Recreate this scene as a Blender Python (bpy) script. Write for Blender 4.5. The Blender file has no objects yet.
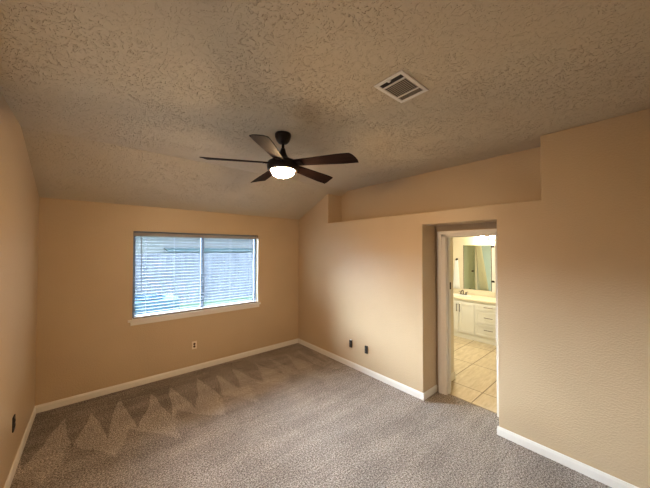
import bpy, bmesh, math, random
from mathutils import Vector, Matrix
random.seed(7)
C = bpy.context.scene
COL = C.collection
PI = math.pi

# ------------------------------------------------------------------ camera
CAM = Vector((-3.0993, -4.4657, 1.8482))
F_PX, YAW, PITCH, ROLL = 271.33, 0.70395, 0.01921, 0.00074
fw = Vector((math.sin(YAW)*math.cos(PITCH), math.cos(YAW)*math.cos(PITCH), math.sin(PITCH)))
r0 = Vector((math.cos(YAW), -math.sin(YAW), 0)); u0 = r0.cross(fw)
rr = math.cos(ROLL)*r0 + math.sin(ROLL)*u0; uu = -math.sin(ROLL)*r0 + math.cos(ROLL)*u0
cd = bpy.data.cameras.new('camera'); cam = bpy.data.objects.new('camera', cd); COL.objects.link(cam)
cd.sensor_width = 36; cd.sensor_fit = 'HORIZONTAL'; cd.lens = F_PX/650*36; cd.clip_start = .02
cam.matrix_world = Matrix(((rr.x, uu.x, -fw.x, CAM.x), (rr.y, uu.y, -fw.y, CAM.y), (rr.z, uu.z, -fw.z, CAM.z), (0, 0, 0, 1)))
C.camera = cam

# ------------------------------------------------------------------ light
FAN_POWER = 395.0        # emission of the fan's frosted bowl
BATH_POWER = 115.0       # emission of the vanity globes
SKY = (0.72, 0.87, 1.0); SKY_STRENGTH = 7.5
EXPOSURE = 0.0
SUN = 112.0              # bright hazy sky low behind the fence
w = bpy.data.worlds.new('sky'); C.world = w; w.use_nodes = True
nt = w.node_tree; bg = nt.nodes['Background']
bg.inputs['Color'].default_value = (*SKY, 1); bg.inputs['Strength'].default_value = SKY_STRENGTH
def portal(loc, size, rot):
    l = bpy.data.lights.new('portal', 'AREA'); l.shape = 'RECTANGLE'; l.size, l.size_y = size
    l.cycles.is_portal = True
    o = bpy.data.objects.new('portal', l); o.location = loc; o.rotation_euler = rot; COL.objects.link(o)
portal((-1.785, 0.16, 1.5), (1.83, 1.19), (-PI/2, 0, 0))
portal((-3.589-.13, -2.575, 1.5), (.8, .55), (0, -PI/2, 0))
bl_ = bpy.data.lights.new('bathroom_fill_light', 'AREA'); bl_.shape = 'DISK'; bl_.size = .3; bl_.energy = 46; bl_.color = (1, .92, .74)  # added fill lamp, out of view, brightens the vanity fronts
bo_ = bpy.data.objects.new('bathroom_fill_light', bl_); bo_.location = (1.75, -2.2, 2.42); COL.objects.link(bo_)
sl = bpy.data.lights.new('hazy_sun', 'SUN'); sl.energy = SUN; sl.angle = math.radians(55); sl.color = (.72, .86, 1.0)
so = bpy.data.objects.new('hazy_sun', sl); COL.objects.link(so)
so.rotation_euler = Vector((.7, -2.1, -1.3)).to_track_quat('-Z', 'Y').to_euler()
vs = C.view_settings
vs.view_transform = 'Standard'; vs.look = 'None'; vs.gamma = 1; vs.use_curve_mapping = False; vs.exposure = EXPOSURE

# ------------------------------------------------------------------ materials
def mat(name, rgb, rough=.6, metal=0., spec=.5, emit=None, emits=0, trans=0, ior=1.45, coat=0):
    m = bpy.data.materials.new(name); m.use_nodes = True
    b = m.node_tree.nodes['Principled BSDF']
    b.inputs['Base Color'].default_value = (*rgb, 1); b.inputs['Roughness'].default_value = rough
    b.inputs['Metallic'].default_value = metal; b.inputs['Specular IOR Level'].default_value = spec
    b.inputs['Transmission Weight'].default_value = trans; b.inputs['IOR'].default_value = ior
    b.inputs['Coat Weight'].default_value = coat
    if emit: b.inputs['Emission Color'].default_value = (*emit, 1); b.inputs['Emission Strength'].default_value = emits
    return m
class NG:
    def __init__(s, m): s.m = m; s.t = m.node_tree; s.n = s.t.nodes; s.b = s.n['Principled BSDF']
    def new(s, ty, **k):
        n = s.n.new(ty)
        for a, v in k.items(): setattr(n, a, v)
        return n
    def link(s, a, b): s.t.links.new(a, b)
    def coord(s): return s.new('ShaderNodeTexCoord').outputs['Object']
    def val(s, x, inp):
        if hasattr(x, 'links'): s.link(x, inp)
        else: inp.default_value = x
    def math(s, op, a, b=0., c=0., clamp=False):
        n = s.new('ShaderNodeMath', operation=op, use_clamp=clamp)
        for i, x in enumerate((a, b, c)): s.val(x, n.inputs[i])
        return n.outputs[0]
    def noise(s, vec, scale, detail=2, rough=.5, dist=0.):
        n = s.new('ShaderNodeTexNoise'); s.link(vec, n.inputs['Vector'])
        n.inputs['Scale'].default_value = scale; n.inputs['Detail'].default_value = detail
        n.inputs['Roughness'].default_value = rough; n.inputs['Distortion'].default_value = dist
        return n.outputs['Fac']
    def mapping(s, vec, scale=(1, 1, 1), loc=(0, 0, 0), rot=(0, 0, 0)):
        n = s.new('ShaderNodeMapping'); s.link(vec, n.inputs['Vector'])
        n.inputs['Scale'].default_value = scale; n.inputs['Location'].default_value = loc; n.inputs['Rotation'].default_value = rot
        return n.outputs[0]
    def ramp(s, fac, stops):
        n = s.new('ShaderNodeValToRGB'); s.link(fac, n.inputs[0])
        e = n.color_ramp.elements
        while len(e) < len(stops): e.new(.5)
        for i, (p, c) in enumerate(stops):
            e[i].position = p; e[i].color = (*c, 1) if len(c) == 3 else c
        return n.outputs[0]
    def smooth(s, x, a, b):
        n = s.new('ShaderNodeMapRange', interpolation_type='SMOOTHSTEP'); s.val(x, n.inputs[0])
        n.inputs[1].default_value = a; n.inputs[2].default_value = b
        return n.outputs[0]
    def mix(s, fac, a, b, blend='MIX'):
        n = s.new('ShaderNodeMix', data_type='RGBA', blend_type=blend)
        s.val(fac, n.inputs[0])
        for x, i in ((a, 6), (b, 7)):
            if isinstance(x, tuple): n.inputs[i].default_value = (*x, 1)
            else: s.link(x, n.inputs[i])
        return n.outputs[2]
    def bump(s, h, strength, dist, prev=None):
        n = s.new('ShaderNodeBump'); s.link(h, n.inputs['Height']); n.inputs['Strength'].default_value = strength
        n.inputs['Distance'].default_value = dist
        if prev: s.link(prev, n.inputs['Normal'])
        return n.outputs[0]
    def out(s, col=None, nor=None):
        if col is not None: s.link(col, s.b.inputs['Base Color'])
        if nor is not None: s.link(nor, s.b.inputs['Normal'])
        return s.m

def paint(name, rgb, rough=.5, bump=.35):
    g = NG(mat(name, rgb, rough)); c = g.coord()
    v = g.noise(c, 1.3, 2)
    col = g.mix(g.smooth(v, .3, .7), tuple(x*.97 for x in rgb), tuple(min(1, x*1.03) for x in rgb))
    h = g.smooth(g.noise(c, 75, 2, .5), .42, .62)
    return g.out(col, g.bump(h, bump, .0025))
WALL = paint('tan_wall_paint', (.515, .388, .248), .33)
BATHWALL = paint('cream_wall_paint', (.78, .71, .55), .5)
def ceiling_mat():
    rgb = (.56, .48, .35)
    g = NG(mat('textured_ceiling_paint', rgb, .8, spec=.25)); c = g.coord()
    # slap-brush plaster: short curved ridges in patches
    warp = g.new('ShaderNodeTexNoise'); g.link(c, warp.inputs['Vector']); warp.inputs['Scale'].default_value = 9
    off = g.new('ShaderNodeVectorMath', operation='MULTIPLY_ADD')
    g.link(warp.outputs['Color'], off.inputs[0]); off.inputs[1].default_value = (.10, .10, .0); g.link(c, off.inputs[2])
    v = off.outputs[0]
    m1 = g.mapping(v, (50, 115, 30), rot=(0, 0, .5)); m2 = g.mapping(v, (100, 42, 30), rot=(0, 0, .9))
    a = g.smooth(g.noise(m1, 1.0, 2.5, .55), .60, .67); b = g.smooth(g.noise(m2, 1.0, 2.5, .55), .605, .67)
    patch = g.smooth(g.noise(c, 2.6, 2.5), .40, .62)
    h = g.math('MAXIMUM', a, b)
    h = g.math('MULTIPLY', h, g.math('MULTIPLY_ADD', patch, .75, .25))
    fine = g.noise(c, 55, 3, .6)
    n1 = g.bump(fine, .5, .004)
    n2 = g.bump(h, 1.0, .0085, n1)
    return g.out(None, n2)
CEIL = ceiling_mat()
WHITE = mat('white_trim_paint', (.74, .71, .66), .38)
VENTF = mat('tan_vent_fin', (.42, .36, .28), .5)
BWHITE = mat('ivory_cabinet_paint', (.82, .80, .72), .4)
def carpet_mat():
    g = NG(mat('brown_cut_pile_carpet', (.25, .19, .15), .95, spec=.1)); c = g.coord()
    sp = g.noise(c, 190, 3, .85); med = g.noise(c, 75, 3, .7); big = g.noise(c, 2.2, 3, .55)
    speck = g.math('MULTIPLY_ADD', sp, .62, g.math('MULTIPLY', med, .38))
    col = g.ramp(speck, [(.42, (.090, .072, .061)), (.50, (.29, .245, .215)), (.58, (.80, .73, .67))])
    xyz = g.new('ShaderNodeSeparateXYZ'); g.link(c, xyz.inputs[0]); x, y = xyz.outputs[0], xyz.outputs[1]
    # vacuum strokes: saw-toothed front edge parallel to the window wall
    wob = g.math('MULTIPLY_ADD', g.noise(c, 2.4, 3), .50, -.25)
    yy = g.math('ADD', g.math('MULTIPLY', y, -1.0), wob)
    xw = g.math('ADD', x, g.math('MULTIPLY_ADD', g.noise(g.mapping(c, (1.6, .3, 1)), 1.0, 2), .45, -.225))
    ph = g.math('FRACT', g.math('DIVIDE', g.math('ADD', xw, g.math('MULTIPLY_ADD', y, -.04, 3.49+.04)), .285))
    tri = g.math('ABSOLUTE', g.math('SUBTRACT', ph, .5))            # 0 at apex, .5 between
    edge = g.math('MULTIPLY_ADD', tri, 1.45, .32)
    light = g.smooth(g.math('SUBTRACT', yy, edge), -.02, .03)
    ph2 = g.math('FRACT', g.math('DIVIDE', g.math('ADD', xw, g.math('MULTIPLY_ADD', y, .25, 3.3)), .47))
    tri2 = g.math('ABSOLUTE', g.math('SUBTRACT', ph2, .5))
    edge2 = g.math('MULTIPLY_ADD', tri2, .9, .95)
    dark2 = g.smooth(g.math('SUBTRACT', yy, edge2), -.03, .04)
    edge3 = g.math('MULTIPLY_ADD', tri, .5, 1.25)
    light3 = g.smooth(g.math('SUBTRACT', yy, edge3), -.05, .35)
    fadex = g.smooth(x, -.6, -2.6)
    s1 = g.math('SUBTRACT', light, g.math('MULTIPLY', dark2, .7))
    s1 = g.math('ADD', s1, g.math('MULTIPLY', light3, .42))
    s1 = g.math('MULTIPLY', g.math('SUBTRACT', s1, .62), g.math('MULTIPLY_ADD', fadex, .55, .45))
    s1 = g.math('ADD', s1, g.math('MULTIPLY_ADD', g.smooth(big, .38, .62), .34, -.17))
    # long wheel tracks across the middle
    tr = g.noise(g.mapping(c, (.9, 6, 1), rot=(0, 0, -.35)), 1.0, 3, .6)
    s1 = g.math('ADD', s1, g.math('MULTIPLY_ADD', g.smooth(tr, .42, .58), .34, -.17))
    k = g.math('MULTIPLY_ADD', s1, .42, 1.0)
    kc = g.new('ShaderNodeCombineXYZ'); [g.link(k, kc.inputs[i]) for i in range(3)]
    col = g.mix(1.0, col, kc.outputs[0], 'MULTIPLY')
    n = g.bump(g.math('MULTIPLY_ADD', med, .7, sp), 1.0, .012)
    return g.out(col, n)
CARPET = carpet_mat()
def tile_mat():
    g = NG(mat('cream_travertine_tile', (.72, .6, .4), .35)); c = g.coord()
    xyz = g.new('ShaderNodeSeparateXYZ'); g.link(c, xyz.inputs[0])
    fx = g.math('FRACT', g.math('DIVIDE', g.math('ADD', xyz.outputs[0], -.735+8.4), .84))
    fy = g.math('FRACT', g.math('DIVIDE', g.math('ADD', xyz.outputs[1], 3.09+8.9), .445))
    dx = g.math('MULTIPLY', g.math('SUBTRACT', .5, g.math('ABSOLUTE', g.math('SUBTRACT', fx, .5))), .84)
    dy = g.math('MULTIPLY', g.math('SUBTRACT', .5, g.math('ABSOLUTE', g.math('SUBTRACT', fy, .5))), .445)
    d = g.math('MINIMUM', dx, dy)
    grout = g.smooth(d, .004, .008)
    st = g.noise(g.mapping(c, (3, 14, 1), rot=(0, 0, .05)), 1.6, 5, .65, .4)
    col = g.ramp(st, [(.3, (.46, .37, .23)), (.5, (.56, .46, .30)), (.7, (.64, .55, .39))])
    col = g.mix(grout, (.20, .14, .08), col)
    return g.out(col, g.bump(grout, .6, .003))
TILE = tile_mat()
BRONZE = mat('dark_bronze_metal', (.022, .015, .012), .42, .6)
def wood():
    g = NG(mat('dark_walnut_blade', (.03, .018, .014), .65, spec=.04)); c = g.coord()
    n = g.noise(g.mapping(c, (4, 60, 10)), 1, 3)
    return g.out(g.ramp(n, [(.3, (.010, .005, .005)), (.7, (.020, .010, .008))]))
BLADE = wood()
BOWL = mat('frosted_glass_bowl', (.9, .85, .75), .5, emit=(1.0, .65, .33), emits=FAN_POWER)
GLOBE = mat('frosted_globe', (.9, .9, .85), .5, emit=(1.0, .84, .55), emits=BATH_POWER)
BLACK = mat('black_plastic', (.012, .010, .010), .45)
DARK = mat('dark_void', (.02, .017, .015), .9)
GREY = mat('grey_plastic', (.30, .27, .25), .5)
OUTLETW = mat('ivory_plastic', (.78, .68, .54), .4)
TANT = mat('tan_threshold', (.34, .27, .19), .6)
BRASS = mat('brushed_nickel_dark', (.16, .12, .09), .35, .9)
def glass():
    m = mat('window_glass', (1, 1, 1), .02); t = m.node_tree; n = t.nodes
    tr = n.new('ShaderNodeBsdfTransparent'); tr.inputs[0].default_value = (.97, .98, .98, 1)
    gl = n.new('ShaderNodeBsdfGlossy'); gl.inputs['Roughness'].default_value = .01
    mx = n.new('ShaderNodeMixShader'); mx.inputs[0].default_value = .05
    t.links.new(tr.outputs[0], mx.inputs[1]); t.links.new(gl.outputs[0], mx.inputs[2])
    t.links.new(mx.outputs[0], n['Material Output'].inputs['Surface']); return m
GLASS = glass()
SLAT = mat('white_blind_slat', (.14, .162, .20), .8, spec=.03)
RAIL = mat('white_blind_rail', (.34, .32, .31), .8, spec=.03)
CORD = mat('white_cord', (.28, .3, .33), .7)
MIRROR = mat('silvered_mirror', (.80, .86, .82), .02, 1.0)
COUNTER = mat('cream_cultured_marble', (.82, .74, .56), .2)
SAGE = mat('pale_sage_door_paint', (.62, .68, .52), .4)
CURTAIN = mat('cream_curtain_cloth', (.74, .68, .46), .85)
BLUEW = mat('pale_blue_tub_surround', (.66, .78, .74), .25)
TUB = mat('white_enamel', (.82, .86, .86), .15)
TOWEL = mat('white_terry_cloth', (.85, .86, .84), .95)
def wood_fence():
    g = NG(mat('weathered_fence_board', (.2, .2, .24), .85)); c = g.coord()
    n = g.noise(g.mapping(c, (7, 7, 1)), 1, 3, .6)
    return g.out(g.ramp(n, [(.3, (.065, .078, .115)), (.7, (.115, .13, .18))]))
FENCE = wood_fence()
def grassm():
    g = NG(mat('lawn_grass', (.13, .2, .07), .95, spec=.03)); c = g.coord()
    n = g.noise(c, 9, 4, .7)
    return g.out(g.ramp(n, [(.3, (.06, .12, .07)), (.7, (.10, .16, .10))]), g.bump(n, .6, .03))
GRASS = grassm()
ROOFM = mat('grey_green_shingle', (.05, .085, .095), .95, spec=.03)
ACM = mat('blue_grey_painted_steel', (.028, .068, .12), .9, spec=.03)
BRICK = mat('pale_siding', (.17, .18, .185), .9, spec=.03)

# ------------------------------------------------------------------ helpers
def new_bm(): return bmesh.new()
def obj(name, bm, m, parent=None, smooth=False, bevel=0, loc=None, seg=2):
    me = bpy.data.meshes.new(name); bmesh.ops.recalc_face_normals(bm, faces=bm.faces[:]); bm.to_mesh(me); bm.free()
    for mm in (m if isinstance(m, (list, tuple)) else [m]): me.materials.append(mm)
    if smooth: me.polygons.foreach_set('use_smooth', [True]*len(me.polygons))
    o = bpy.data.objects.new(name, me); COL.objects.link(o)
    if loc: o.location = loc
    if parent is not None: o.parent = parent
    if bevel:
        md = o.modifiers.new('edge', 'BEVEL'); md.width = bevel; md.segments = seg; md.limit_method = 'ANGLE'; md.angle_limit = .6
    return o
def box(bm, x0, x1, y0, y1, z0, z1, M=None):
    vs_ = [bm.verts.new((x, y, z)) for x in (x0, x1) for y in (y0, y1) for z in (z0, z1)]
    if M is not None:
        for v in vs_: v.co = M @ v.co
    for f in ((0, 1, 3, 2), (4, 6, 7, 5), (0, 4, 5, 1), (2, 3, 7, 6), (0, 2, 6, 4), (1, 5, 7, 3)):
        bm.faces.new([vs_[i] for i in f])
    return bm
def B(*a): return box(new_bm(), *a)
def lathe(bm, prof, n=32, c=(0, 0, 0), M=None):
    rings = []
    for r, z in prof:
        if r < 1e-6: rings.append([bm.verts.new((c[0], c[1], c[2]+z))])
        else: rings.append([bm.verts.new((c[0]+r*math.cos(2*PI*i/n), c[1]+r*math.sin(2*PI*i/n), c[2]+z)) for i in range(n)])
    if M is not None:
        for rg in rings:
            for v in rg: v.co = M @ v.co
    for a, b in zip(rings, rings[1:]):
        if len(a) == 1 and len(b) == 1: continue
        for i in range(n):
            j = (i+1) % n
            if len(a) == 1: bm.faces.new((a[0], b[i], b[j]))
            elif len(b) == 1: bm.faces.new((a[i], a[j], b[0]))
            else: bm.faces.new((a[i], a[j], b[j], b[i]))
    return bm
def tube(bm, pts, r, n=10):
    pts = [Vector(p) for p in pts]; rings = []; up = None
    for i, p in enumerate(pts):
        d = (pts[min(i+1, len(pts)-1)]-pts[max(i-1, 0)]).normalized()
        if up is None: up = d.orthogonal().normalized()
        up = (up - d*up.dot(d)).normalized(); s = d.cross(up)
        rings.append([bm.verts.new(p+r*(math.cos(2*PI*k/n)*up+math.sin(2*PI*k/n)*s)) for k in range(n)])
    for a, b in zip(rings, rings[1:]):
        for k in range(n): bm.faces.new((a[k], a[(k+1) % n], b[(k+1) % n], b[k]))
    bm.faces.new(rings[0][::-1]); bm.faces.new(rings[-1])
    return bm
def prism(bm, pts, axis, a, b):
    def mk(p, t): return {'x': (t, p[0], p[1]), 'y': (p[0], t, p[1]), 'z': (p[0], p[1], t)}[axis]
    A = [bm.verts.new(mk(p, a)) for p in pts]; Bv = [bm.verts.new(mk(p, b)) for p in pts]
    bm.faces.new(A); bm.faces.new(Bv[::-1])
    for i in range(len(pts)):
        j = (i+1) % len(pts); bm.faces.new((A[j], A[i], Bv[i], Bv[j]))
    return bm
def struct(name, bm, m, parent=None, **k):
    o = obj(name, bm, m, parent, **k)
    if parent is None: o['kind'] = 'structure'
    return o
def tag(o, label=None, cat=None, group=None, kind=None):
    if label: o['label'] = label
    if cat: o['category'] = cat
    if group: o['group'] = group
    if kind: o['kind'] = kind
    return o
def thing(name, label, cat, loc=(0, 0, 0), rotz=0, group=None):
    o = bpy.data.objects.new(name, None); COL.objects.link(o); o.location = loc; o.rotation_euler = (0, 0, rotz)
    o.empty_display_size = .1
    return tag(o, label, cat, group)
def copy_tree(o, parent=None):
    c = o.copy(); COL.objects.link(c)
    if parent is not None: c.parent = parent
    for ch in list(o.children): copy_tree(ch, c)
    return c

# ------------------------------------------------------------------ room shell
W = 3.589; ZF = 2.8885; YC = -1.055; ZL = 2.44; REAR = -5.3
XN = 0.33; XB = 0.44; BX = 3.35; BN = 0.0; BS = -4.6
NY0, NY1, NZ = -0.895, -3.86, 2.304         # plant ledge niche in the right wall
DY0, DY1, DZ = -2.682, -3.4985, 2.153       # doorway recess
def zc(y): return ZL+(ZF-ZL)*min(1, max(0, y/YC))
struct('floor', B(-W, XN+.045, REAR, 0, -.12, 0), CARPET)
bm = prism(new_bm(), [(0.14, zc(0)), (0, zc(0)), (YC, ZF), (REAR-.12, ZF), (REAR-.12, ZF+.12), (YC, ZF+.12), (.14, ZL+.16)], 'x', -W-.12, XB)
struct('ceiling', bm, CEIL)
WX0, WX1, WZ0, WZ1 = -2.702, -0.872, 0.895, 2.093
bm = new_bm()
box(bm, -W-.12, WX0, 0, .14, -.12, ZL); box(bm, WX1, XB, 0, .14, -.12, ZL)
box(bm, WX0, WX1, 0, .14, -.12, WZ0); box(bm, WX0, WX1, 0, .14, WZ1, ZL)
struct('wall_back', bm, WALL)
SWY0, SWY1, SWZ0, SWZ1 = -2.3, -2.85, 1.1, 1.9     # added opening beside the camera, out of frame, lets in fill daylight
bm = new_bm()
prism(bm, [(0, -.12), (0, ZL), (YC, ZF), (SWY0, ZF), (SWY0, -.12)], 'x', -W-.12, -W)
prism(bm, [(SWY0, SWZ1), (SWY0, ZF), (SWY1, ZF), (SWY1, SWZ1)], 'x', -W-.12, -W)
prism(bm, [(SWY0, -.12), (SWY0, SWZ0), (SWY1, SWZ0), (SWY1, -.12)], 'x', -W-.12, -W)
prism(bm, [(SWY1, -.12), (SWY1, ZF), (REAR, ZF), (REAR, -.12)], 'x', -W-.12, -W)
struct('wall_left', bm, WALL)
struct('wall_rear', B(-W-.12, XB, REAR-.12, REAR, -.12, ZF), WALL)
pts = [(0, 0), (0, ZL), (NY0, zc(NY0)), (NY0, NZ), (NY1, NZ), (NY1, ZF), (REAR, ZF), (REAR, 0), (DY1, 0), (DY1, DZ), (DY0, DZ), (DY0, 0)]
struct('wall_right', prism(new_bm(), pts, 'x', 0, XN), WALL, bevel=.007, seg=3)
OY0, OY1, OZ = -2.80, -3.40, 2.02           # door opening
pts = [(0, -.12), (0, ZL), (YC, ZF), (REAR, ZF), (REAR, -.12), (OY1, -.12), (OY1, OZ), (OY0, OZ), (OY0, -.12)]
struct('wall_doorway', prism(new_bm(), pts, 'x', XN, XB), WALL)

# baseboards: stepped profile pieces with a mitred look
def board(bm, p, q, n, h=.083, t=.014):
    p, q, n = Vector((*p, 0)), Vector((*q, 0)), Vector((*n, 0))
    prof = [(0, 0), (t, 0), (t, h*.72), (t*.72, h*.86), (t*.45, h*.97), (t*.2, h), (0, h)]
    A = [bm.verts.new(p+n*a+Vector((0, 0, z))) for a, z in prof]; D = [bm.verts.new(q+n*a+Vector((0, 0, z))) for a, z in prof]
    bm.faces.new(A); bm.faces.new(D[::-1])
    for i in range(len(prof)):
        j = (i+1) % len(prof); bm.faces.new((A[j], A[i], D[i], D[j]))
bm = new_bm(); board(bm, (-W, 0), (0, 0), (0, -1)); struct('baseboard_back', bm, WHITE)
bm = new_bm(); board(bm, (-W, 0), (-W, REAR), (1, 0)); struct('baseboard_left', bm, WHITE)
bm = new_bm(); board(bm, (0, 0), (0, DY0-.013), (-1, 0)); board(bm, (-.013, DY0), (XN, DY0), (0, -1)); board(bm, (0, DY1+.013), (0, REAR), (-1, 0))
board(bm, (-.013, DY1), (XN, DY1), (0, 1)); struct('baseboard_right', bm, WHITE)
bm = new_bm(); board(bm, (-W, REAR), (0, REAR), (0, 1)); struct('baseboard_rear', bm, WHITE)

# door frame: casing on the bedroom side, jamb lining the opening
d = tag(bpy.data.objects.new('door_1', None), kind='structure'); COL.objects.link(d); d.location = (XN, (OY0+OY1)/2, 0)
def dobj(name, bm, m, **k):
    o = obj(name, bm, m, **k); o.data.transform(Matrix.Translation(-d.location)); o.parent = d; return o
CW = .105
bm = new_bm()
yi0, yi1 = OY0-.018, OY1+.018
for (a, b_) in ((yi0+CW, yi0), (yi1, yi1-.085)):
    box(bm, XN-.012, XN, min(a, b_), max(a, b_), 0, OZ-.012+.07)
    box(bm, XN-.020, XN-.012, (min(a, b_)+.05 if a > -3.2 else min(a, b_)), (max(a, b_) if a > -3.2 else max(a, b_)-.04), 0, OZ-.012+.07)
box(bm, XN-.012, XN, yi1-.085, yi0+CW, OZ-.012, OZ-.012+.07)
box(bm, XN-.019, XN-.012, yi1-.085, yi0+CW, OZ+.02, OZ-.012+.071)
dobj('door_casing', bm, WHITE, bevel=.003)
bm = new_bm()
box(bm, XN, XB+.012, yi0, OY0, 0, OZ-.015); box(bm, XN, XB+.012, OY1, yi1, 0, OZ-.015); box(bm, XN, XB+.012, OY1, OY0, OZ-.015, OZ)
box(bm, XN+.04, XN+.075, yi0-.012, yi0, 0, OZ-.015); box(bm, XN+.04, XN+.075, yi1-.012, yi1, OZ-.05, OZ-.015)
dobj('door_jamb', bm, WHITE, bevel=.002)
dobj('strike_plate', B(XN+.080, XN+.110, yi0-.012, yi0, 1.33, 1.42), BRONZE)
dobj('threshold_strip', B(XN+.036, XN+.052, OY1, OY0, 0, .004), TANT, bevel=.0015)

# ------------------------------------------------------------------ window
win = tag(bpy.data.objects.new('window_1', None), kind='structure'); COL.objects.link(win); win.location = (-1.787, .10, WZ0)
def wobj(name, bm, m, **k):
    o = obj(name, bm, m, **k); o.data.transform(Matrix.Translation(-win.location)); o.parent = win; return o
bm = new_bm(); e = .035
box(bm, WX0, WX0+e, .085, .135, WZ0, WZ1); box(bm, WX1-e, WX1, .085, .135, WZ0, WZ1)
box(bm, WX0, WX1, .085, .135, WZ0, WZ0+e); box(bm, WX0, WX1, .085, .135, WZ1-e, WZ1)
box(bm, -1.81, -1.765, .088, .132, WZ0+e, WZ1-e)
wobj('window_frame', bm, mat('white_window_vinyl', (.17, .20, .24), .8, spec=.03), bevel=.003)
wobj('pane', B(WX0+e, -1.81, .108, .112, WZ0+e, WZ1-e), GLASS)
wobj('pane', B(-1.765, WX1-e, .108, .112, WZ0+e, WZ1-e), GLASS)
bm = new_bm()
box(bm, WX0, WX1, 0.0, .085, WZ0, WZ0+.006)
box(bm, -2.750, -0.832, -.035, 0.0, .872, .901)
wobj('window_sill', bm, WHITE, bevel=.006)
wobj('apron', B(-2.722, -0.850, -.014, 0, .822, .872), WHITE, bevel=.004)

fill_win = tag(bpy.data.objects.new('added_fill_window', None), kind='structure'); COL.objects.link(fill_win); fill_win.location = (-W-.08, (SWY0+SWY1)/2, SWZ0)  # unseen frame around the added fill daylight opening
bm = new_bm(); hy = (SWY0-SWY1)/2; hz = SWZ1-SWZ0
box(bm, -.02, .02, -hy, hy, 0, .035); box(bm, -.02, .02, -hy, hy, hz-.035, hz)
box(bm, -.02, .02, -hy, -hy+.035, .035, hz-.035); box(bm, -.02, .02, hy-.035, hy, .035, hz-.035); box(bm, -.02, .02, -hy+.035, hy-.035, hz/2-.015, hz/2+.015)
obj('window_frame', bm, WHITE, fill_win)
# blind
bl = thing('window_blind', 'wide white horizontal slat blind hanging in the window, slats open', 'blind', (-1.787, .035, 2.09))
def blobj(name, bm, m, **k):
    o = obj(name, bm, m, **k); o.data.transform(Matrix.Translation(-bl.location)); o.parent = bl; return o
bx0, bx1 = WX0+.012, WX1-.012
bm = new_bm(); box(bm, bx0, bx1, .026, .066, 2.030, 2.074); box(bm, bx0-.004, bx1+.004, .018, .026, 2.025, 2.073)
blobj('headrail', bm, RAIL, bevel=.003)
bm = new_bm(); z = 1.995; tilt = math.radians(3); hw = .0245
while z > .945:
    n = 5; top = []; bot = []
    for xx in (bx0+.004, bx1-.004):
        t_, b_ = [], []
        for i in range(n):
            s = -1+2*i/(n-1); yy = s*hw; zz = .0028*(1-s*s)
            Y = .037+yy*math.cos(tilt)-zz*math.sin(tilt); Z = z+yy*math.sin(tilt)+zz*math.cos(tilt)
            t_.append(bm.verts.new((xx, Y, Z+.0014))); b_.append(bm.verts.new((xx, Y, Z-.0014)))
        top.append(t_); bot.append(b_)
    for i in range(n-1):
        bm.faces.new((top[0][i], top[0][i+1], top[1][i+1], top[1][i])); bm.faces.new((bot[0][i+1], bot[0][i], bot[1][i], bot[1][i+1]))
    for i in (0, n-1): bm.faces.new((top[0][i], top[1][i], bot[1][i], bot[0][i]))
    for k in (0, 1): bm.faces.new(top[k]+bot[k][::-1])
    z -= .0445
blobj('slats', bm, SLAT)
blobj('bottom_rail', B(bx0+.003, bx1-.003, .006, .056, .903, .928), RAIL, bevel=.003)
for x in (bx0+.14, -2.20, -1.79, -1.36, bx1-.12):
    bm = new_bm()
    for yy in (.011, .063): tube(bm, [(x, yy, 2.035), (x, yy, .945)], .0016, 6)
    blobj('ladder_cord', bm, CORD)
bm = new_bm(); tube(bm, [(-2.613, .0, 2.03), (-2.613, -.008, 2.0), (-2.604, -.006, 1.25)], .0045, 8)
blobj('tilt_wand', bm, mat('grey_clear_plastic', (.22, .27, .36), .3))
bm = new_bm(); tube(bm, [(-.985, 0, 2.03), (-.985, -.006, 1.6), (-.985, -.006, .985)], .0022, 6)
lc = blobj('lift_cord', bm, CORD)
bm = new_bm(); lathe(bm, [(0, .05), (.006, .048), (.011, .012), (.009, 0), (0, 0)], 10, (-.985, -.008, .942))
ts = obj('tassel', bm, BRONZE, smooth=True); ts.data.transform(Matrix.Translation(-bl.location)); ts.parent = lc

# ------------------------------------------------------------------ outdoors
struct('ground', B(-14, 16, .14, 40, -.3, -.12), GRASS)
fn = thing('wooden_fence', 'tall weathered board privacy fence beyond the lawn outside the window', 'fence', (1, 6.2, -.12))
bm = new_bm(); x = -10
while x < 13:
    h = 1.82+random.uniform(-.02, .02)
    box(bm, x-1, x+.132-1, -.012, .008, 0.02, h); x += .142
bds = obj('boards', bm, FENCE, fn)
for zz in (.35, .95, 1.55): obj('rail', B(-11, 12, .008, .05, zz, zz+.09), FENCE, fn)
nb = thing('neighbouring_house', 'low grey house roof showing just above the fence outside', 'house', (1.5, 13, -.12))
obj('house_wall', B(-6, 9, .3, 5, 0, 2.85), BRICK, nb)
obj('porch_roof', prism(new_bm(), [(-.9, 1.80), (.3, 2.0), (.3, 2.06), (-.9, 1.90)], 'x', -1.6, 5.5), ROOFM, nb)
bm = prism(new_bm(), [(-.2, 2.85), (5.5, 2.85), (2.6, 3.9)], 'x', -6.4, 9.4)
obj('roof', bm, ROOFM, nb)
ac = thing('air_conditioner', 'blue grey air conditioner unit on the ground outside the window', 'air conditioner', (-2.3, 1.5, -.12))
obj('pad', B(-.55, .55, -.06, .80, 0, .08), ACM, ac)
obj('cabinet', B(-.5, .5, 0, .75, .08, 1.0), ACM, ac, bevel=.02)
bm = new_bm()
for i in range(15): box(bm, -.46, .46, -.012, .0, .16+i*.052, .185+i*.052)
obj('louvre', bm, ACM, ac)
bm = new_bm(); lathe(bm, [(.30, 0), (.32, .02), (.30, .04), (.28, .02), (.30, 0)], 28, (0, .38, 1.0))
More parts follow.
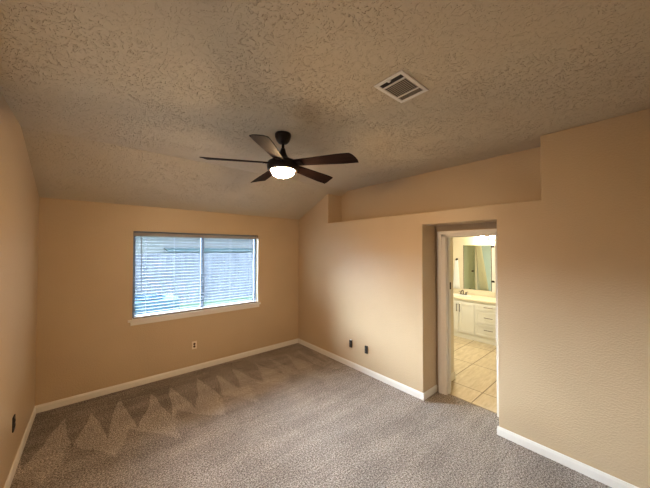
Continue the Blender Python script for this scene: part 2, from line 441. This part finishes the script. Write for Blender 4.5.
for k in range(8):
    a = k*PI/8; tube(bm, [(-.3*math.cos(a), .38-.3*math.sin(a), 1.02), (.3*math.cos(a), .38+.3*math.sin(a), 1.02)], .005, 6)
obj('fan_grille', bm, ACM, ac)

# ------------------------------------------------------------------ ceiling fan
FX, FY = -1.815, -2.366
fan = thing('ceiling_fan', 'dark five-blade ceiling fan with a glowing bowl light', 'ceiling fan', (FX, FY, ZF))
def z_(z): return z-ZF
bm = lathe(new_bm(), [(0, 0), (.070, 0), (.073, -.012), (.070, -.035), (.058, -.065), (.040, -.086), (.020, -.094), (0, -.094)], 36)
obj('canopy', bm, BRONZE, fan, smooth=True)
bm = lathe(new_bm(), [(0, -.085), (.0125, -.085), (.0125, z_(2.70)), (0, z_(2.70))], 20)
obj('downrod', bm, BRONZE, fan, smooth=True)
bm = lathe(new_bm(), [(0, z_(2.757)), (.018, z_(2.757)), (.024, z_(2.735)), (.030, z_(2.71)), (.045, z_(2.68)), (.075, z_(2.655)), (.110, z_(2.642)), (.134, z_(2.628)), (.140, z_(2.61)), (.141, z_(2.585)), (.138, z_(2.560)), (.128, z_(2.552)), (.110, z_(2.550)), (.106, z_(2.562)), (0, z_(2.562))], 48)
obj('motor_housing', bm, BRONZE, fan, smooth=True)
bm = lathe(new_bm(), [(0, z_(2.561)), (.1045, z_(2.561)), (.104, z_(2.548)), (.097, z_(2.530)), (.080, z_(2.513)), (.055, z_(2.501)), (.03, z_(2.496)), (0, z_(2.494))], 48)
obj('light_bowl', bm, BOWL, fan, smooth=True)
BZ = 2.614
for k in range(5):
    ang = math.radians(11+72*k+(-1, 0, 4, -2.5, 0)[k])
    L0, L1 = .125, .668
    pitch = math.radians(-13)
    bm = new_bm(); nu, nv = 14, 5; top = []; bot = []
    for i in range(nu+1):
        u = i/nu; x = L0+(L1-L0)*u; wd = .048+.028*min(1, u*1.3)
        row_t, row_b = [], []
        for j in range(nv+1):
            s = -1+2*j/nv; yv = s*wd
            xx = x + (.022*s*u if u > .9 else 0) - (.012*(abs(s)**4) if i == nu else 0)
            zt = .004*(1-s*s)
            p = Vector((xx, yv*math.cos(pitch), yv*math.sin(pitch)+zt-.02*u))
            row_t.append(bm.verts.new(p+Vector((0, 0, .003)))); row_b.append(bm.verts.new(p-Vector((0, 0, .003))))
        top.append(row_t); bot.append(row_b)
    for i in range(nu):
        for j in range(nv):
            bm.faces.new((top[i][j], top[i+1][j], top[i+1][j+1], top[i][j+1])); bm.faces.new((bot[i][j+1], bot[i+1][j+1], bot[i+1][j], bot[i][j]))
        bm.faces.new((top[i][0], bot[i][0], bot[i+1][0], top[i+1][0])); bm.faces.new((top[i+1][nv], bot[i+1][nv], bot[i][nv], top[i][nv]))
    for i in (0, nu): bm.faces.new(top[i]+bot[i][::-1])
    o = obj('blade', bm, BLADE, fan, loc=(0, 0, z_(BZ))); o.rotation_euler = (0, 0, ang)
    bm = new_bm(); box(bm, .085, .185, -.028, .028, -.008, -.003, Matrix.Rotation(pitch, 4, 'X'))
    for px in (.15, .172):
        for py in (-.016, .016): lathe(bm, [(0, -.011), (.005, -.0105), (.006, -.008), (0, -.008)], 8, (px, py, 0), Matrix.Rotation(pitch, 4, 'X'))
    br = obj('blade_bracket', bm, BRONZE, o)

# ------------------------------------------------------------------ ceiling vent
vt = thing('ceiling_vent', 'square white ceiling air vent with a dark slot at one side', 'vent', (-1.607, -3.468, ZF))
HX, HY = .151, .104
bm = new_bm(); e = .024
box(bm, -HX, -HX+e, -HY, HY, -.008, 0); box(bm, HX-e, HX, -HY, HY, -.008, 0)
box(bm, -HX+e, HX-e, -HY, -HY+e, -.008, 0); box(bm, -HX+e, HX-e, HY-e, HY, -.008, 0)
obj('frame', bm, WHITE, vt, bevel=.003)
obj('backing', B(-HX+.02, HX-.02, -HY+.02, HY-.02, -.0015, -.0005), DARK, vt)
for xd in (-.082, .072): obj('divider', B(xd-.004, xd+.004, -HY+e, HY-e, -.009, -.001), WHITE, vt)
bm = new_bm()
for i in range(12):
    y0 = -.0755+i*.0137
    box(bm, -.078, .068, -.0052, .0052, -.0007, .0007, Matrix.Translation((-.0, y0, -.0055)) @ Matrix.Rotation(math.radians(28), 4, 'X'))
obj('louvre', bm, VENTF, vt)
bm = new_bm()
for i in range(4):
    box(bm, -.0065, .0065, -HY+e, HY-e, -.0007, .0007, Matrix.Translation((.083+i*.0125, 0, -.0055)) @ Matrix.Rotation(math.radians(-25), 4, 'Y'))
obj('louvre', bm, VENTF, vt)
bm = new_bm(); box(bm, -.135, -.127, -.010, .010, -.016, -.003); lathe(bm, [(0, -.02), (.005, -.019), (.005, -.015), (0, -.015)], 10, (-.131, 0, 0))
obj('damper_lever', bm, WHITE, vt)

# ------------------------------------------------------------------ outlets
def outlet(label, loc, rz, pm, fm, sm, depth=.006, w_=.035, h_=.058, group=None):
    o = thing('wall_outlet', label, 'outlet', loc, rz, group)     # local +y faces the room
    obj('cover_plate', B(-w_, w_, 0, depth, -h_, h_), pm, o, bevel=.0025)
    for s in (-1, 1):
        bm = new_bm(); lathe(bm, [(0, 0), (.0165, 0), (.0165, .003), (.015, .004), (0, .004)], 20, (0, 0, 0), Matrix.Translation((0, depth, s*.0195)) @ Matrix.Rotation(-PI/2, 4, 'X'))
        rc = obj('receptacle', bm, fm, o)
        bm = new_bm()
        box(bm, -.0075, -.005, depth+.003, depth+.0046, s*.0195-.001, s*.0195+.008); box(bm, .005, .0075, depth+.003, depth+.0046, s*.0195-.001, s*.0195+.008)
        lathe(bm, [(0, 0), (.0028, 0), (.0028, .001), (0, .001)], 10, (0, 0, 0), Matrix.Translation((0, depth+.0036, s*.0195-.008)) @ Matrix.Rotation(-PI/2, 4, 'X'))
        obj('socket_slots', bm, sm, rc)
    bm = new_bm(); lathe(bm, [(0, 0), (.003, 0), (.0025, .0012), (0, .0014)], 10, (0, 0, 0), Matrix.Translation((0, depth, 0)) @ Matrix.Rotation(-PI/2, 4, 'X'))
    obj('screw', bm, fm, o)
    return o
BRN = mat('brown_socket', (.10, .055, .03), .5)
outlet('small ivory outlet with brown sockets low on the wall under the window', (-1.921, 0, .385), PI, OUTLETW, BRN, BLACK)
o = outlet('black outlet with a white tip, on the right wall nearer the window wall', (0, -1.455, .365), PI/2, BLACK, BLACK, GREY, .022, .024, .055)
obj('white_tip', B(-.02, .012, .001, .016, .055, .068), WHITE, o, bevel=.002)
o = outlet('black outlet low on the right-hand wall, nearer the bathroom doorway', (0, -1.775, .36), PI/2, BLACK, BLACK, GREY, .022, .024, .055)
outlet('black outlet low on the left wall above the baseboard', (-W, -1.10, .42), -PI/2, BLACK, BLACK, BRN, .008, .034, .06)

# ------------------------------------------------------------------ bathroom
struct('floor_bathroom', B(XN+.045, BX, BS, BN, -.12, 0), TILE)
struct('ceiling_bathroom', B(XB, BX+.1, BS-.1, BN+.1, ZL, ZL+.1), BATHWALL)
struct('wall_mirror_side', B(BX, BX+.1, BS-.1, BN+.1, -.12, ZL), BATHWALL)
struct('wall_bathroom_north', B(XB, BX, BN, BN+.1, -.12, ZL), BATHWALL)
struct('wall_bathroom_south', B(XB, BX, BS-.1, BS, -.12, ZL), BATHWALL)
pts = [(BN, 0), (BN, ZL), (BS, ZL), (BS, 0), (OY1, 0), (OY1, OZ), (OY0, OZ), (OY0, 0)]
struct('wall_bathroom_west', prism(new_bm(), pts, 'x', XB, XB+.01), BATHWALL)
struct('wall_stub', B(XB+.01, .845, -2.675, -2.57, 0, ZL), BATHWALL)
bm = new_bm(); board(bm, (XB+.02, -2.675), (.845+.013, -2.675), (0, -1), .10); board(bm, (.845, -2.688), (.845, -2.57), (1, 0), .10)
struct('baseboard_bathroom', bm, BWHITE)

VX = 2.79; VY0, VY1 = -1.40, -3.30
van = thing('bathroom_vanity', 'long ivory bathroom vanity cabinet with shaker doors and drawers', 'cabinet', (VX, -2.2, 0))
def vobj(name, bm, m, parent=None, **k):
    o = obj(name, bm, m, **k); o.data.transform(Matrix.Translation(-van.location)); o.parent = parent or van; return o
bm = new_bm(); box(bm, VX, BX-.001, VY1, VY0, .09, .795); box(bm, VX-.004, BX-.001, VY1, VY0, 0, .09)
vobj('carcass', bm, BWHITE, bevel=.002)
def shaker(name, ya, yb, za, zb, fr):
    bm = new_bm(); t = VX-.020
    box(bm, t, VX-.001, ya, yb, za, za+fr); box(bm, t, VX-.001, ya, yb, zb-fr, zb)
    box(bm, t, VX-.001, ya, ya+fr, za+fr, zb-fr); box(bm, t, VX-.001, yb-fr, yb, za+fr, zb-fr)
    box(bm, t+.010, VX-.001, ya+fr, yb-fr, za+fr, zb-fr)
    return vobj(name, bm, BWHITE, bevel=.0015)
def pull(parent, y, z0, z1=None, y1=None):
    bm = new_bm(); x = VX-.02
    if y1 is None: P = [(x, y, z0), (x-.028, y, z0), (x-.028, y, z1), (x, y, z1)]; Q = [(x-.028, y, z0-.012), (x-.028, y, z1+.012)]
    else: P = [(x, y, z0), (x-.028, y, z0), (x-.028, y1, z0), (x, y1, z0)]; Q = [(x-.028, y-.012, z0), (x-.028, y1+.012, z0)]
    tube(bm, P[:2], .005, 8); tube(bm, P[2:], .005, 8); tube(bm, Q, .006, 8)
    return vobj('handle', bm, BRASS, parent)
for (ya, yb, hy) in ((-1.902, -1.61, -1.874), (-2.210, -1.914, -1.936), (-1.60, -1.42, None)):
    dr = shaker('door', ya, yb, .115, .745, .055)
    if hy: pull(dr, hy, .555, .690)
for (ya, yb) in ((-2.72, -2.238), (-3.26, -2.75)):
    for (za, zb, hz) in ((.622, .745, .705), (.374, .608, .502), (.122, .360, .262)):
        dr = shaker('drawer', ya, yb, za, zb, .04)
        ym = (ya+yb)/2; pull(dr, ym-.065, hz, y1=ym+.065)
ct = thing('vanity_countertop', 'cream countertop with backsplash on top of the bathroom vanity', 'countertop', (VX, -2.2, .795))
def cobj(name, bm, m, **k):
    o = obj(name, bm, m, **k); o.data.transform(Matrix.Translation(-ct.location)); o.parent = ct; return o
cobj('worktop', B(VX-.03, BX-.001, VY1-.01, VY0+.01, .797, .838), COUNTER, bevel=.008)
cobj('backsplash', B(BX-.021, BX-.001, VY1-.01, VY0+.01, .839, .935), COUNTER, bevel=.004)
bm = new_bm()
Ms = Matrix.Translation((3.04, -1.83, .8385)) @ Matrix.Diagonal((.8, 1.15, 1, 1))
lathe(bm, [(.19, 0), (.20, .003), (.185, .005), (.165, .002), (.14, .0006), (.06, .0003), (0, .0003)], 36, M=Ms)
cobj('basin', bm, TUB, smooth=True)
fc = obj('faucet', B(-.025, .025, -.075, .075, 0, .018), BRASS, ct, bevel=.006, loc=(3.20-VX, -1.83+2.2, .838-.795))
fc['label'] = 'small dark two-handle faucet'
bm = new_bm(); tube(bm, [(0, 0, .015), (0, 0, .07), (-.02, 0, .095), (-.06, 0, .10), (-.10, 0, .085), (-.112, 0, .065)], .011, 12); obj('spout', bm, BRASS, fc, smooth=True)
for s in (-1, 1):
    bm = lathe(new_bm(), [(0, .015), (.016, .015), (.013, .05), (.015, .058), (0, .062)], 14, (0, s*.055, 0)); tube(bm, [(0, s*.055, .055), (0, s*.10, .066)], .006, 8)
    obj('tap_handle', bm, BRASS, fc)
mi = thing('wall_mirror', 'large frameless wall mirror above the vanity, reflecting a pale door and curtain', 'mirror', (BX, -2.08, .955))
obj('mirror_glass', B(-.008, -.002, -.265, .295, 0, .985), MIRROR, mi)
bm = new_bm()
bm.free()
for a in ((-.011, -.001, .2955, .303, -.004, .99), (-.011, -.001, -.275, -.2655, -.004, .99)): obj('edge_strip', B(*a), BRASS, mi)
mc = thing('medicine_cabinet', 'narrow cream wall cabinet right of the bathroom mirror', 'cabinet', (BX, -2.55, .955))
obj('body', B(-.09, -.001, -.18, .16, .0, .985), BWHITE, mc, bevel=.004)
cdoor = obj('door', B(-.107, -.091, -.18, .16, .0, .985), BWHITE, mc, bevel=.003)
for zz in (.20, .93): obj('hinge', B(-.112, -.10, .11, .172, zz, zz+.04), BRONZE, cdoor)
vl = thing('vanity_light', 'row of bright round globe lamps above the bathroom mirror', 'light fixture', (BX, -2.36, 2.10))
obj('mounting_bar', B(-.035, -.001, -.32, .22, -.05, .05), BRASS, vl, bevel=.006)
for k in range(3):
    y = .155-.20*k
    bm = lathe(new_bm(), [(.0, 0), (.022, .0), (.028, .03), (0, .03)], 16, M=Matrix.Translation((-.035, y, 0)) @ Matrix.Rotation(-PI/2, 4, 'Y'))
    obj('lamp_socket', bm, BRASS, vl)
    bm = new_bm(); bmesh.ops.create_uvsphere(bm, u_segments=24, v_segments=14, radius=.052, matrix=Matrix.Translation((-.11, y, 0)))
    obj('globe', bm, GLOBE, vl, smooth=True)
tw = thing('hand_towel', 'white hand towel on a dark wall hook left of the bathroom mirror', 'towel', (BX, -1.63, 1.60))
bm = new_bm(); tube(bm, [(0, 0, 0), (-.05, 0, 0), (-.06, 0, .02)], .010, 8); box(bm, -.008, 0, -.02, .02, -.04, .04)
obj('hook', bm, BRONZE, tw)
bm = new_bm(); n = 10; rows = []
for i in range(9):
    v = i/8; z = .0-.66*v; ww = .03+.05*v; r_ = []
    for j in range(n+1):
        s = -1+2*j/n; r_.append((-.04+.012*math.sin(j*2.1+1)*(.4+v), s*ww+.045*v*.2, z))
    rows.append(r_)
fr_ = [[bm.verts.new(p) for p in r_] for r_ in rows]; bk = [[bm.verts.new((p[0]+.014, p[1], p[2])) for p in r_] for r_ in rows]
for i in range(8):
    for j in range(n):
        bm.faces.new((fr_[i][j], fr_[i+1][j], fr_[i+1][j+1], fr_[i][j+1])); bm.faces.new((bk[i][j+1], bk[i+1][j+1], bk[i+1][j], bk[i][j]))
    bm.faces.new((fr_[i][0], bk[i][0], bk[i+1][0], fr_[i+1][0])); bm.faces.new((fr_[i][n], fr_[i+1][n], bk[i+1][n], bk[i][n]))
bm.faces.new(fr_[0]+bk[0][::-1]); bm.faces.new(fr_[8]+bk[8][::-1])
obj('towel_cloth', bm, TOWEL, tw, smooth=True)

# seen in the mirror: far door, tub partition, curtain, tub
d2 = tag(bpy.data.objects.new('door_2', None), kind='structure'); COL.objects.link(d2); d2.location = (XB+.01, -.55, 0)
bm = new_bm(); box(bm, 0, .035, -.42, .40, .01, 2.03)
obj('door_leaf', bm, SAGE, d2, bevel=.003)
bm = new_bm()
for a in ((-.36, -.05, .2, .95), (.03, .34, .2, .95), (-.36, -.05, 1.1, 1.9), (.03, .34, 1.1, 1.9)): box(bm, .035, .041, *a)
obj('door_panel', bm, SAGE, d2, bevel=.004)
bm = lathe(new_bm(), [(0, 0), (.028, 0), (.028, .006), (.012, .012), (.012, .035), (.028, .05), (.026, .065), (0, .07)], 20, M=Matrix.Translation((.035, -.33, 1.15)) @ Matrix.Rotation(PI/2, 4, 'Y'))
obj('door_handle', bm, BRASS, d2, smooth=True)
struct('wall_tub_partition', B(XB+.01, .80, -1.125, -1.065, 0, ZL), BATHWALL)
struct('wall_tub_surround', B(XB+.01, XB+.02, -2.57, -1.125, .5, 2.2), BLUEW)
bt = thing('bathtub', 'white bathtub seen at the bottom of the mirror reflection', 'bathtub', (.84, -1.83, 0))
bm = new_bm()
box(bm, .32, .36, -.66, .66, 0, .56); box(bm, -.365, -.30, -.66, .66, 0, .56); box(bm, -.30, .32, -.66, -.60, 0, .56); box(bm, -.30, .32, .60, .66, 0, .56); box(bm, -.30, .32, -.60, .60, 0, .12)
obj('tub_shell', bm, TUB, bt, bevel=.02)
sc_ = thing('shower_curtain', 'cream shower curtain drawn aside, seen in the bathroom mirror', 'curtain', (.83, -1.13, 2.02))
bm = new_bm(); tube(bm, [(0, .0, 0), (0, -1.43, 0)], .012, 10); obj('curtain_rod', bm, BRASS, sc_, smooth=True)
bm = new_bm(); rows = []
for i in range(13):
    v = i/12; z = -.02-1.42*v; a0 = .0-.10*v**1.5; a1 = -.12-.20*v; r_ = []
    for j in range(41):
        s = j/40; r_.append(Vector((.03*math.sin(s*2*PI*6)*(.5+.5*v), a0+(a1-a0)*s, z)))
    rows.append(r_)
fr_ = [[bm.verts.new(p) for p in r_] for r_ in rows]
for i in range(12):
    for j in range(40): bm.faces.new((fr_[i][j], fr_[i+1][j], fr_[i+1][j+1], fr_[i][j+1]))
cu = obj('curtain_cloth', bm, CURTAIN, sc_, smooth=True)
md = cu.modifiers.new('thick', 'SOLIDIFY'); md.thickness = .004
